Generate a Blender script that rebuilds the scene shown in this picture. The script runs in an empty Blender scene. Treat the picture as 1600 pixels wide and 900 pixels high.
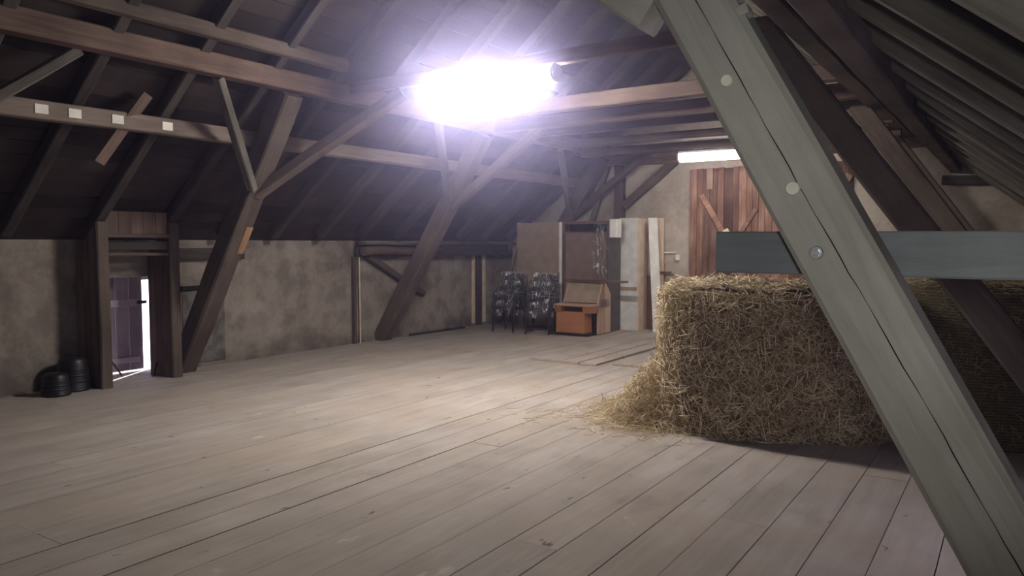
import bpy, math, random, bisect
from mathutils import Vector, Matrix, noise as mnoise

# ------------------------------------------------------------------ basics
SC = bpy.context.scene
COL = SC.collection
rnd = random.Random(7)

def tag(o, label=None, cat=None, group=None, kind=None):
    if label: o['label'] = label
    if cat: o['category'] = cat
    if group: o['group'] = group
    if kind: o['kind'] = kind
    return o

def mesh(name, verts, faces, mat, parent=None, mw=None, smooth=False, uvs=None):
    me = bpy.data.meshes.new(name)
    me.from_pydata([tuple(v) for v in verts], [], faces)
    me.update()
    if uvs is not None:
        uv = me.uv_layers.new(name='UVMap')
        for poly in me.polygons:
            for li in poly.loop_indices:
                uv.data[li].uv = uvs[me.loops[li].vertex_index]
    if smooth:
        for p in me.polygons: p.use_smooth = True
    o = bpy.data.objects.new(name, me)
    COL.objects.link(o)
    if mat: me.materials.append(mat)
    if mw is not None: o.matrix_world = mw
    if parent is not None:
        o.parent = parent
        o.matrix_parent_inverse = world_of(parent).inverted()
    return o

def world_of(o):
    m = o.matrix_basis.copy()
    while o.parent is not None:
        m = o.parent.matrix_basis @ o.matrix_parent_inverse @ m if False else (world_of(o.parent) @ o.matrix_parent_inverse @ m)
        return m
    return m

def empty(name, loc, rz=0):
    o = bpy.data.objects.new(name, None); COL.objects.link(o)
    o.empty_display_size = .1
    o.location = loc; o.rotation_euler = (0, 0, rz)
    o.matrix_basis = Matrix.Translation(Vector(loc)) @ Matrix.Rotation(rz, 4, 'Z')
    return o

def prism(poly, z0, z1, axis='z'):
    """extrude a 2D polygon; axis names the extrusion direction"""
    n = len(poly)
    def p3(a, b, c):
        return {'z': (a, b, c), 'x': (c, a, b), 'y': (a, c, b)}[axis]
    v = [p3(a, b, z0) for a, b in poly] + [p3(a, b, z1) for a, b in poly]
    f = [tuple(range(n))[::-1], tuple(range(n, 2*n))]
    f += [(i, (i+1) % n, n+(i+1) % n, n+i) for i in range(n)]
    if axis == 'y':
        f = [t[::-1] for t in f]
    return v, f

def boxvf(x0, x1, y0, y1, z0, z1, ch=0.0):
    if ch <= 0:
        return prism([(x0, y0), (x1, y0), (x1, y1), (x0, y1)], z0, z1)
    # chamfered box: octagonal rings
    def ring(d, z):
        a0, a1, b0, b1 = x0+d, x1-d, y0+d, y1-d
        e = ch - d
        return [(a0+e, b0, z), (a1-e, b0, z), (a1, b0+e, z), (a1, b1-e, z),
                (a1-e, b1, z), (a0+e, b1, z), (a0, b1-e, z), (a0, b0+e, z)] if e > 1e-9 else \
               [(a0, b0, z), (a1, b0, z), (a1, b0, z), (a1, b1, z), (a1, b1, z), (a0, b1, z), (a0, b1, z), (a0, b0, z)]
    rings = [ring(ch*.7, z0), ring(0, z0+ch), ring(0, z1-ch), ring(ch*.7, z1)]
    v = [p for r in rings for p in r]; f = [tuple(range(8))[::-1], tuple(range(24, 32))]
    for k in range(3):
        for i in range(8):
            f.append((8*k+i, 8*k+(i+1) % 8, 8*k+8+(i+1) % 8, 8*k+8+i))
    return v, f

class MB:
    def __init__(s): s.v = []; s.f = []
    def add(s, vf, M=None):
        b = len(s.v); v, f = vf
        s.v += [tuple(M @ Vector(p)) if M is not None else tuple(p) for p in v]
        s.f += [tuple(i+b for i in t) for t in f]
        return s
    def box(s, *a, **k): return s.add(boxvf(*a, **k))
    def build(s, name, mat, parent=None, mw=None, smooth=False):
        return mesh(name, s.v, s.f, mat, parent, mw, smooth)

def tubevf(pts, r, n=10, cap=True):
    pts = [Vector(p) for p in pts]; v = []; f = []
    rr = r if isinstance(r, (list, tuple)) else [r]*len(pts)
    for i, p in enumerate(pts):
        d = (pts[min(i+1, len(pts)-1)] - pts[max(i-1, 0)]).normalized()
        a = d.orthogonal().normalized() if i == 0 else (a - d*a.dot(d)).normalized()
        b = d.cross(a)
        for k in range(n):
            t = 2*math.pi*k/n
            v.append(p + (a*math.cos(t) + b*math.sin(t))*rr[i])
    for i in range(len(pts)-1):
        for k in range(n):
            f.append((i*n+k, i*n+(k+1) % n, (i+1)*n+(k+1) % n, (i+1)*n+k))
    if cap:
        f.append(tuple(range(n))[::-1]); f.append(tuple(range((len(pts)-1)*n, len(pts)*n)))
    return v, f

def lathe(profile, n=24):
    v = []; f = []
    for r, z in profile:
        for k in range(n):
            t = 2*math.pi*k/n; v.append((r*math.cos(t), r*math.sin(t), z))
    m = len(profile)
    for i in range(m-1):
        for k in range(n):
            f.append((i*n+k, i*n+(k+1) % n, (i+1)*n+(k+1) % n, (i+1)*n+k))
    f.append(tuple(range(n))[::-1]); f.append(tuple(range((m-1)*n, m*n)))
    return v, f

# ------------------------------------------------------------------ materials
def nodes(name):
    m = bpy.data.materials.new(name); m.use_nodes = True
    nt = m.node_tree; b = nt.nodes['Principled BSDF']
    return m, nt, b

def N(nt, t, **k):
    n = nt.nodes.new(t)
    for a, v in k.items(): setattr(n, a, v)
    return n

def ramp(nt, stops):
    r = N(nt, 'ShaderNodeValToRGB'); e = r.color_ramp.elements
    e[0].position, e[0].color = stops[0][0], (*stops[0][1], 1)
    e[1].position, e[1].color = stops[-1][0], (*stops[-1][1], 1)
    for p, c in stops[1:-1]:
        q = e.new(p); q.color = (*c, 1)
    return r

def plain(name, col, rough=.6, metal=0.0, spec=.4, bump=0, bscale=30):
    m, nt, b = nodes(name)
    b.inputs['Roughness'].default_value = rough
    b.inputs['Metallic'].default_value = metal
    b.inputs['Specular IOR Level'].default_value = spec
    tc = N(nt, 'ShaderNodeTexCoord')
    nz = N(nt, 'ShaderNodeTexNoise'); nz.inputs['Scale'].default_value = 6; nz.inputs['Detail'].default_value = 6
    nt.links.new(tc.outputs['Object'], nz.inputs['Vector'])
    r = ramp(nt, [(.25, tuple(c*.78 for c in col)), (.75, tuple(min(1, c*1.12) for c in col))])
    nt.links.new(nz.outputs['Fac'], r.inputs['Fac']); nt.links.new(r.outputs['Color'], b.inputs['Base Color'])
    if bump:
        n2 = N(nt, 'ShaderNodeTexNoise'); n2.inputs['Scale'].default_value = bscale
        nt.links.new(tc.outputs['Object'], n2.inputs['Vector'])
        bp = N(nt, 'ShaderNodeBump'); bp.inputs['Strength'].default_value = bump; bp.inputs['Distance'].default_value = .02
        nt.links.new(n2.outputs['Fac'], bp.inputs['Height']); nt.links.new(bp.outputs['Normal'], b.inputs['Normal'])
    return m

def wood(name, dark, mid, light, axis=0, rough=.8, coord='Object', grain=9., island=0., bump=.35, stain=None, var=.16, spread=53., specks=False):
    """weathered timber; grain runs along the given axis"""
    m, nt, b = nodes(name); L = nt.links.new
    b.inputs['Roughness'].default_value = rough
    b.inputs['Specular IOR Level'].default_value = .25
    tc = N(nt, 'ShaderNodeTexCoord'); oi = N(nt, 'ShaderNodeObjectInfo')
    geo = N(nt, 'ShaderNodeNewGeometry')
    add = N(nt, 'ShaderNodeVectorMath', operation='ADD')
    mul = N(nt, 'ShaderNodeVectorMath', operation='SCALE'); mul.inputs['Scale'].default_value = 37.
    L(oi.outputs['Random'], mul.inputs[0])
    mul2 = N(nt, 'ShaderNodeVectorMath', operation='SCALE'); mul2.inputs['Scale'].default_value = spread
    L(geo.outputs['Random Per Island'], mul2.inputs[0])
    add2 = N(nt, 'ShaderNodeVectorMath', operation='ADD')
    L(mul.outputs[0], add2.inputs[0]); L(mul2.outputs[0], add2.inputs[1])
    L(tc.outputs[coord], add.inputs[0]); L(add2.outputs[0], add.inputs[1])
    mp = N(nt, 'ShaderNodeMapping')
    sc = [grain]*3; sc[axis] = grain*.07
    mp.inputs['Scale'].default_value = sc
    L(add.outputs[0], mp.inputs['Vector'])
    n1 = N(nt, 'ShaderNodeTexNoise'); n1.inputs['Scale'].default_value = 2.2; n1.inputs['Detail'].default_value = 9; n1.inputs['Roughness'].default_value = .68; n1.inputs['Distortion'].default_value = .6
    L(mp.outputs[0], n1.inputs['Vector'])
    n2 = N(nt, 'ShaderNodeTexNoise'); n2.inputs['Scale'].default_value = 1.7; n2.inputs['Detail'].default_value = 5
    L(add.outputs[0], n2.inputs['Vector'])
    mx = N(nt, 'ShaderNodeMath', operation='MULTIPLY_ADD'); mx.inputs[1].default_value = .55
    L(n2.outputs['Fac'], mx.inputs[0])
    h = N(nt, 'ShaderNodeMath', operation='MULTIPLY'); h.inputs[1].default_value = .55
    L(n1.outputs['Fac'], h.inputs[0]); L(h.outputs[0], mx.inputs[2])
    r = ramp(nt, [(.36, dark), (.54, mid), (.72, light)])
    L(mx.outputs[0], r.inputs['Fac'])
    hsv = N(nt, 'ShaderNodeHueSaturation')
    mr = N(nt, 'ShaderNodeMapRange'); mr.inputs['To Min'].default_value = 1-var-island; mr.inputs['To Max'].default_value = 1+var+island
    sm = N(nt, 'ShaderNodeMath', operation='ADD'); fr = N(nt, 'ShaderNodeMath', operation='FRACT')
    L(oi.outputs['Random'], sm.inputs[0]); L(geo.outputs['Random Per Island'], sm.inputs[1]); L(sm.outputs[0], fr.inputs[0])
    L(fr.outputs[0], mr.inputs['Value']); L(mr.outputs[0], hsv.inputs['Value']); L(r.outputs['Color'], hsv.inputs['Color'])
    out = hsv.outputs['Color']
    if stain:
        n3 = N(nt, 'ShaderNodeTexNoise'); n3.inputs['Scale'].default_value = .9; n3.inputs['Detail'].default_value = 6; n3.inputs['Roughness'].default_value = .65
        L(geo.outputs['Position'], n3.inputs['Vector'])
        r3 = ramp(nt, [(.44, (0, 0, 0)), (.66, (1, 1, 1))])
        L(n3.outputs['Fac'], r3.inputs['Fac'])
        mixc = N(nt, 'ShaderNodeMix', data_type='RGBA'); mixc.inputs['B'].default_value = (*stain, 1)
        sc2 = N(nt, 'ShaderNodeMath', operation='MULTIPLY'); sc2.inputs[1].default_value = .6
        L(r3.outputs['Color'], sc2.inputs[0]); L(sc2.outputs[0], mixc.inputs['Factor'])
        L(out, mixc.inputs['A']); out = mixc.outputs['Result']
    if specks:
        for sc_, lo, hi, col_, am in ((9, .66, .7, (.07, .055, .045), .75), (2.3, .6, .74, (.2, .17, .15), .5), (4.5, .67, .74, (.62, .56, .5), .45)):
            n4 = N(nt, 'ShaderNodeTexNoise'); n4.inputs['Scale'].default_value = sc_; n4.inputs['Detail'].default_value = 7; n4.inputs['Roughness'].default_value = .6
            mp4 = N(nt, 'ShaderNodeMapping'); mp4.inputs['Scale'].default_value = (1, .5, 1); mp4.inputs['Location'].default_value = (sc_*3, sc_, 0)
            L(geo.outputs['Position'], mp4.inputs['Vector']); L(mp4.outputs[0], n4.inputs['Vector'])
            r4 = N(nt, 'ShaderNodeMapRange'); r4.inputs['From Min'].default_value = lo; r4.inputs['From Max'].default_value = hi; r4.inputs['To Max'].default_value = am
            L(n4.outputs['Fac'], r4.inputs['Value'])
            m4 = N(nt, 'ShaderNodeMix', data_type='RGBA'); m4.inputs['B'].default_value = (*col_, 1)
            L(r4.outputs[0], m4.inputs['Factor']); L(out, m4.inputs['A']); out = m4.outputs['Result']
    L(out, b.inputs['Base Color'])
    bp = N(nt, 'ShaderNodeBump'); bp.inputs['Strength'].default_value = bump; bp.inputs['Distance'].default_value = .012
    L(n1.outputs['Fac'], bp.inputs['Height']); L(bp.outputs['Normal'], b.inputs['Normal'])
    return m

def plaster(name, c_dark, c_mid, c_light, grime=(.07, .06, .055), low=0.25, amount=.7, scale=1.0):
    m, nt, b = nodes(name); L = nt.links.new
    b.inputs['Roughness'].default_value = .93; b.inputs['Specular IOR Level'].default_value = .15
    g = N(nt, 'ShaderNodeNewGeometry')
    n1 = N(nt, 'ShaderNodeTexNoise'); n1.inputs['Scale'].default_value = 1.1*scale; n1.inputs['Detail'].default_value = 8; n1.inputs['Roughness'].default_value = .62; n1.inputs['Distortion'].default_value = .5
    n2 = N(nt, 'ShaderNodeTexNoise'); n2.inputs['Scale'].default_value = 14*scale; n2.inputs['Detail'].default_value = 8; n2.inputs['Roughness'].default_value = .75
    n3 = N(nt, 'ShaderNodeTexNoise'); n3.inputs['Scale'].default_value = 3.2*scale; n3.inputs['Detail'].default_value = 6
    for n in (n1, n2, n3): L(g.outputs['Position'], n.inputs['Vector'])
    a = N(nt, 'ShaderNodeMath', operation='MULTIPLY_ADD'); a.inputs[1].default_value = .3
    L(n2.outputs['Fac'], a.inputs[0])
    a0 = N(nt, 'ShaderNodeMath', operation='MULTIPLY'); a0.inputs[1].default_value = .7
    L(n1.outputs['Fac'], a0.inputs[0]); L(a0.outputs[0], a.inputs[2])
    r = ramp(nt, [(.38, c_dark), (.5, c_mid), (.62, c_light)])
    L(a.outputs[0], r.inputs['Fac'])
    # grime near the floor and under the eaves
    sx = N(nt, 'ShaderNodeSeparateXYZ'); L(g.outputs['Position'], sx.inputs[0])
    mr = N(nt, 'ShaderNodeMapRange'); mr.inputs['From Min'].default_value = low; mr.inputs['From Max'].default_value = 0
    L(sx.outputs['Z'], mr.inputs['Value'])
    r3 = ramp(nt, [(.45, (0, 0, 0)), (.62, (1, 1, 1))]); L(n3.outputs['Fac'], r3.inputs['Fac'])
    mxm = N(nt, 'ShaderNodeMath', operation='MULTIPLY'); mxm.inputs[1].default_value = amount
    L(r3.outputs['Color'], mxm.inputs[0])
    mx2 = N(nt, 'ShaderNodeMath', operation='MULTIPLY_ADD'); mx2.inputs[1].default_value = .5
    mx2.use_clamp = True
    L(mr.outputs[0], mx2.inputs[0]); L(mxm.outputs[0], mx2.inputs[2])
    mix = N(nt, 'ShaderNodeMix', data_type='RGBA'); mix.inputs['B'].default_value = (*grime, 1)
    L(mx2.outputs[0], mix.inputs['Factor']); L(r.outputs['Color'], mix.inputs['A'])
    L(mix.outputs['Result'], b.inputs['Base Color'])
    bp = N(nt, 'ShaderNodeBump'); bp.inputs['Strength'].default_value = .5; bp.inputs['Distance'].default_value = .03
    L(a.outputs[0], bp.inputs['Height']); L(bp.outputs['Normal'], b.inputs['Normal'])
    return m

def straw(name, cols, rough=.6):
    m, nt, b = nodes(name); L = nt.links.new
    b.inputs['Roughness'].default_value = rough; b.inputs['Specular IOR Level'].default_value = .35
    g = N(nt, 'ShaderNodeNewGeometry')
    r = ramp(nt, cols); L(g.outputs['Random Per Island'], r.inputs['Fac'])
    L(r.outputs['Color'], b.inputs['Base Color'])
    return m

def emit(name, col, s):
    m, nt, b = nodes(name)
    b.inputs['Base Color'].default_value = (.8, .8, .8, 1)
    b.inputs['Emission Color'].default_value = (*col, 1); b.inputs['Emission Strength'].default_value = s
    return m

M = {}
M['beam'] = wood('old_brown_timber', (.04, .03, .025), (.083, .062, .051), (.145, .113, .095), stain=(.135, .11, .094))
M['beam_red'] = wood('reddish_timber', (.06, .039, .032), (.12, .08, .065), (.2, .143, .118))
M['rafter'] = wood('rafter_timber', (.024, .019, .0175), (.045, .037, .034), (.08, .068, .061))  # tone lowered to stand in for the shade above the lamp housing
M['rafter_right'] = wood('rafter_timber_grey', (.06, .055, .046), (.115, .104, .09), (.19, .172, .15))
M['pale_beam'] = wood('pale_purlin_timber', (.13, .1, .083), (.22, .178, .15), (.31, .26, .225))
M['grey'] = wood('grey_weathered_timber', (.27, .26, .24), (.39, .38, .355), (.5, .49, .46), grain=8, bump=.3, stain=(.33, .3, .26), var=.03)
M['plank_grey'] = wood('blue_grey_plank', (.15, .165, .185), (.22, .24, .262), (.33, .35, .37), grain=6, stain=(.16, .17, .185), var=.03)
M['deck'] = wood('roof_boarding', (.009, .0062, .006), (.02, .0135, .0125), (.042, .029, .027), axis=1, coord='UV', grain=5, island=.2, bump=.2)  # boards darkened in place of the shade the lamp housing throws upward
M['floorwood'] = wood('dusty_floorboards', (.275, .238, .214), (.355, .315, .288), (.425, .385, .358), axis=1, grain=5, island=.015, bump=.15, rough=.88, stain=(.37, .3, .24), var=.03, spread=7., specks=True)
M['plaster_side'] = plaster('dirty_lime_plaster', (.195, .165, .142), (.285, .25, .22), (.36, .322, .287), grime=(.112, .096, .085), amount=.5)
M['plaster_gable'] = plaster('pale_plaster', (.31, .265, .225), (.42, .37, .325), (.49, .44, .39), grime=(.27, .22, .18), amount=.35, low=.1)
M['bricked'] = plaster('grey_mortar_infill', (.09, .085, .08), (.16, .15, .14), (.21, .2, .185), scale=2)
M['barn_door'] = wood('red_brown_door_boards', (.07, .034, .024), (.17, .092, .066), (.31, .2, .15), axis=2, grain=9, island=.3)
M['barn_brace'] = wood('pale_brace_board', (.15, .09, .065), (.26, .17, .13), (.38, .28, .22))
M['door_wood_daylit'] = wood('daylit_door_boards', (.26, .215, .27), (.4, .34, .42), (.52, .46, .54), axis=2, grain=7, island=.15)  # purple daylight falling on the door is put into the board colour
M['partition'] = wood('partition_boards', (.09, .06, .052), (.17, .118, .1), (.25, .185, .16), axis=2, grain=7, island=.2)
M['dark_void'] = plain('dark_void', (.012, .011, .011), .95)
M['cardboard'] = plain('brown_hardboard', (.34, .26, .2), .7, bump=.05)
M['wardrobe_red'] = wood('dark_red_veneer', (.1, .055, .042), (.15, .085, .066), (.2, .12, .092), axis=2, rough=.35, grain=5, bump=.05)
M['wardrobe_panel'] = plain('brown_back_panel', (.23, .165, .14), .5)
M['bare'] = wood('bare_orange_timber', (.16, .085, .045), (.27, .15, .085), (.36, .22, .14))
M['dark_side'] = plain('dark_grey_panel', (.1, .09, .085), .6)
M['orange'] = wood('orange_cherry_veneer', (.25, .098, .045), (.345, .148, .072), (.42, .195, .1), rough=.35, grain=4, bump=.05)
M['beech'] = wood('pale_beech_veneer', (.4, .27, .19), (.5, .35, .26), (.57, .41, .31), axis=2, rough=.4, grain=4, bump=.05)
M['white'] = plain('white_laminate', (.88, .87, .86), .45)
M['greywhite'] = plain('grey_white_laminate', (.68, .665, .665), .4)
M['cream'] = plain('cream_edge', (.68, .55, .43), .6)
M['black_fabric'] = plain('black_upholstery', (.022, .022, .024), .7)
M['black_metal'] = plain('black_lacquer', (.015, .013, .012), .35)
M['black_plastic'] = plain('black_plastic', (.009, .009, .01), .45)
M['steel'] = plain('galvanised_steel', (.6, .63, .66), .3, metal=.9)
M['peg'] = plain('pale_wooden_peg', (.82, .85, .74), .7)
M['paper'] = plain('white_paper_label', (.8, .77, .72), .8)
M['socket'] = plain('white_plastic', (.75, .74, .72), .4)
M['housing'] = plain('lamp_housing', (.7, .7, .7), .5)
M['ground'] = plain('outside_gravel', (.55, .52, .55), .9)
M['tube1'] = emit('lit_diffuser', (1, .925, .89), 190)
M['tube2'] = emit('lit_diffuser_far', (1, .91, .86), 38)
M['straw'] = straw('straw_stalks', [(0, (.21, .15, .078)), (.35, (.42, .315, .18)), (.7, (.6, .48, .31)), (1, (.86, .76, .58))])
M['straw_dull'] = straw('dull_straw_stalks', [(0, (.13, .095, .045)), (.5, (.27, .205, .1)), (1, (.44, .36, .2))])

def bale_mat(name, c, net=False):
    m, nt, b = nodes(name); L = nt.links.new
    b.inputs['Roughness'].default_value = .9; b.inputs['Specular IOR Level'].default_value = .15
    tc = N(nt, 'ShaderNodeTexCoord')
    mp = N(nt, 'ShaderNodeMapping'); mp.inputs['Scale'].default_value = (1, 1, 2.2)
    L(tc.outputs['Object'], mp.inputs['Vector'])
    n1 = N(nt, 'ShaderNodeTexNoise'); n1.inputs['Scale'].default_value = 40; n1.inputs['Detail'].default_value = 8; n1.inputs['Roughness'].default_value = .75; n1.inputs['Distortion'].default_value = 1.5
    L(mp.outputs[0], n1.inputs['Vector'])
    r = ramp(nt, [(.35, tuple(x*.35 for x in c)), (.55, c), (.75, tuple(x*1.9 for x in c))])
    L(n1.outputs['Fac'], r.inputs['Fac'])
    bp = N(nt, 'ShaderNodeBump'); bp.inputs['Strength'].default_value = .9; bp.inputs['Distance'].default_value = .03
    L(n1.outputs['Fac'], bp.inputs['Height']); L(bp.outputs['Normal'], b.inputs['Normal'])
    out = r.outputs['Color']
    if net:
        sp = N(nt, 'ShaderNodeSeparateXYZ'); L(tc.outputs['Object'], sp.inputs[0])
        w = N(nt, 'ShaderNodeMath', operation='MULTIPLY'); w.inputs[1].default_value = 42; L(sp.outputs['Z'], w.inputs[0])
        fr = N(nt, 'ShaderNodeMath', operation='FRACT'); L(w.outputs[0], fr.inputs[0])
        lt = N(nt, 'ShaderNodeMath', operation='LESS_THAN'); lt.inputs[1].default_value = .16; L(fr.outputs[0], lt.inputs[0])
        k = N(nt, 'ShaderNodeMath', operation='MULTIPLY'); k.inputs[1].default_value = .4; L(lt.outputs[0], k.inputs[0])
        mix = N(nt, 'ShaderNodeMix', data_type='RGBA'); mix.inputs['B'].default_value = (.5, .5, .45, 1)
        L(k.outputs[0], mix.inputs['Factor']); L(out, mix.inputs['A']); out = mix.outputs['Result']
    L(out, b.inputs['Base Color'])
    return m
M['bale'] = bale_mat('packed_straw', (.27, .2, .1))
M['bale_net'] = bale_mat('packed_straw_under_net', (.15, .115, .06), True)

def film_mat():
    m, nt, b = nodes('cling_film'); L = nt.links.new
    out = nt.nodes['Material Output']; nt.nodes.remove(b)
    tr = N(nt, 'ShaderNodeBsdfTransparent'); gl = N(nt, 'ShaderNodeBsdfGlossy'); gl.inputs['Roughness'].default_value = .12
    gl.inputs['Color'].default_value = (.95, .95, 1, 1)
    fz = N(nt, 'ShaderNodeFresnel'); fz.inputs['IOR'].default_value = 1.55
    k = N(nt, 'ShaderNodeMath', operation='MULTIPLY_ADD'); k.inputs[1].default_value = .9; k.inputs[2].default_value = .01; k.use_clamp = True
    tc = N(nt, 'ShaderNodeTexCoord'); nz = N(nt, 'ShaderNodeTexNoise'); nz.inputs['Scale'].default_value = 9; nz.inputs['Detail'].default_value = 3; nz.inputs['Distortion'].default_value = 2
    mpf = N(nt, 'ShaderNodeMapping'); mpf.inputs['Scale'].default_value = (1, 1, .3); L(tc.outputs['Object'], mpf.inputs['Vector'])
    L(mpf.outputs[0], nz.inputs['Vector'])
    bp = N(nt, 'ShaderNodeBump'); bp.inputs['Strength'].default_value = 1; bp.inputs['Distance'].default_value = .05
    L(nz.outputs['Fac'], bp.inputs['Height']); L(bp.outputs['Normal'], gl.inputs['Normal']); L(bp.outputs['Normal'], fz.inputs['Normal'])
    mx = N(nt, 'ShaderNodeMixShader'); L(fz.outputs[0], k.inputs[0]); L(k.outputs[0], mx.inputs[0]); L(tr.outputs[0], mx.inputs[1]); L(gl.outputs[0], mx.inputs[2])
    df = N(nt, 'ShaderNodeBsdfDiffuse'); df.inputs['Color'].default_value = (.75, .76, .8, 1)
    n5 = N(nt, 'ShaderNodeTexNoise'); n5.inputs['Scale'].default_value = 4; n5.inputs['Detail'].default_value = 2; n5.inputs['Distortion'].default_value = 1.2
    L(mpf.outputs[0], n5.inputs['Vector'])
    s1 = N(nt, 'ShaderNodeMath', operation='SUBTRACT'); s1.inputs[1].default_value = .5; L(n5.outputs['Fac'], s1.inputs[0])
    s2 = N(nt, 'ShaderNodeMath', operation='ABSOLUTE'); L(s1.outputs[0], s2.inputs[0])
    s3 = N(nt, 'ShaderNodeMapRange'); s3.inputs['From Min'].default_value = .016; s3.inputs['From Max'].default_value = .0; s3.inputs['To Max'].default_value = .8; s3.inputs['To Min'].default_value = .012  # thin white streaks painted in as highlights on the film
    L(s2.outputs[0], s3.inputs['Value'])
    m2 = N(nt, 'ShaderNodeMixShader'); L(s3.outputs[0], m2.inputs[0]); L(mx.outputs[0], m2.inputs[1]); L(df.outputs[0], m2.inputs[2])
    L(m2.outputs[0], out.inputs['Surface'])
    return m
M['film'] = film_mat()

# ------------------------------------------------------------------ timbers
def beam(name, label, cat, p0, p1, w, h, mat, group=None, up=(0, 0, 1), ch=.012, wob=.006, parent=None, seed=None, kind=None):
    """squared timber; local X is its length, w across, h along 'up'"""
    p0, p1 = Vector(p0), Vector(p1); d = p1-p0; ln = d.length; x = d.normalized()
    u = Vector(up); z = (u - x*u.dot(x)).normalized(); y = z.cross(x)
    mw = Matrix.Translation(p0) @ Matrix((x, y, z)).transposed().to_4x4()
    r = random.Random(seed if seed is not None else hash((round(p0.x, 3), round(p0.y, 3), round(p0.z, 3), round(p1.z, 3))) & 0xffff)
    n = max(2, int(ln/.35)); v = []; f = []
    sx = [r.uniform(0, 50) for _ in range(2)]
    for i in range(n+1):
        t = ln*i/n
        oy = (mnoise.noise(Vector((t*.6, sx[0], 0)))*wob*2); oz = (mnoise.noise(Vector((t*.6, sx[1], 9)))*wob*2)
        ww = w/2*(1+mnoise.noise(Vector((t*1.3, sx[0], 4)))*wob*5); hh = h/2*(1+mnoise.noise(Vector((t*1.3, sx[1], 2)))*wob*5)
        c = [ch*(1+.8*mnoise.noise(Vector((t*2.1, sx[0], 20+k)))) for k in range(4)]
        for (a, b_) in ((-ww+c[0], -hh), (ww-c[1], -hh), (ww, -hh+c[1]), (ww, hh-c[2]), (ww-c[2], hh), (-ww+c[3], hh), (-ww, hh-c[3]), (-ww, -hh+c[0])):
            v.append((t, a+oy, b_+oz))
    for i in range(n):
        for k in range(8):
            f.append((8*i+k, 8*i+(k+1) % 8, 8*i+8+(k+1) % 8, 8*i+8+k))
    f.append(tuple(range(8))[::-1]); f.append(tuple(range(8*n, 8*n+8)))
    f = [t[::-1] for t in f]
    o = mesh(name, v, f, mat, parent, mw)
    if parent is None: tag(o, label, cat, group, kind)
    elif label: o['label'] = label
    return o

# ================================================================== THE ROOM
XL, XR, YB, YG = -8.8, .86, -4.6, 13.3      # inner faces of the side walls, rear wall and gable
HW, PT = 1.64, .8                           # wall height, roof slope (rise / run)
XM = (XL+XR)/2; ZR = HW + (XR-XL)/2*PT
def roof_l(x): return HW + PT*(x-XL)
def roof_r(x): return HW + PT*(XR-x)

# floor: one surface of boards laid along the barn
b = MB(); r = random.Random(3); pw = .278
x = -.84 - 31*pw
while x < XR+.3:
    y = YB-.2 - r.uniform(0, 3)
    while y < YG+.2:
        ln = r.uniform(6, 11)
        dz = r.uniform(-.002, .0025)
        g = r.uniform(.0015, .0048) if x > -4.5 else r.uniform(.0006, .002)
        b.add(boxvf(x+g, x+pw-g, max(y, YB-.2)+.002, min(y+ln, YG+.2)-.002, -.04+dz, dz))
        y += ln
    x += pw
b.box(XL-.7, XR+.5, YB-.3, YG+.3, -.12, -.042)
fl = b.build('floor', M['floorwood']); tag(fl, 'wide dusty wooden floorboards of the loft', kind='structure')

# left wall with the small doorway
OY0, OY1 = 4.5, 5.37
b = MB()
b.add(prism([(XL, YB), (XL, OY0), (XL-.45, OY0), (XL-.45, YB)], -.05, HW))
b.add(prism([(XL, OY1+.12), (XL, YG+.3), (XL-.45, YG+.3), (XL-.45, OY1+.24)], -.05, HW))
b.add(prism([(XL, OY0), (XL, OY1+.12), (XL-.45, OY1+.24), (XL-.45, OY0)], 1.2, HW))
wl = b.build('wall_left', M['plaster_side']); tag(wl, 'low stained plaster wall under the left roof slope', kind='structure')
ip = MB().box(XL-.02, XL+.012, 5.72, 6.34, .05, 1.0, ch=.008)
o = ip.build('bricked_up_opening', M['bricked'], wl); o['label'] = 'grey bricked-up opening in the plaster'
o = MB().box(XL-.02, XL+.05, 5.7, 6.36, 1.0, 1.055, ch=.01).build('opening_lintel', M['dark_void'], wl)

# right wall with an unglazed hole
b = MB()
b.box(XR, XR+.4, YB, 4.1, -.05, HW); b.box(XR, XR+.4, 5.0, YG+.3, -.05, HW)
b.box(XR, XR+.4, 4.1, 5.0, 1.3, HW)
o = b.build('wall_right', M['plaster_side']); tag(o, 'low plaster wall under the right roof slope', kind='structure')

def gable(name, y0, y1, mat, lab):
    poly = [(XL-.45, -.05), (XR+.4, -.05), (XR+.4, roof_r(XR+.4)), (XM, ZR), (XL-.45, roof_l(XL-.45))]
    v, f = prism(poly, y0, y1, 'y')
    o = mesh(name, v, f, mat); tag(o, lab, kind='structure'); return o
gable('wall_back', YG, YG+.4, M['plaster_gable'], 'pale plastered gable wall at the far end')
gable('wall_front', YB-.4, YB, M['plaster_side'], 'gable wall behind the viewer')

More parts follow.
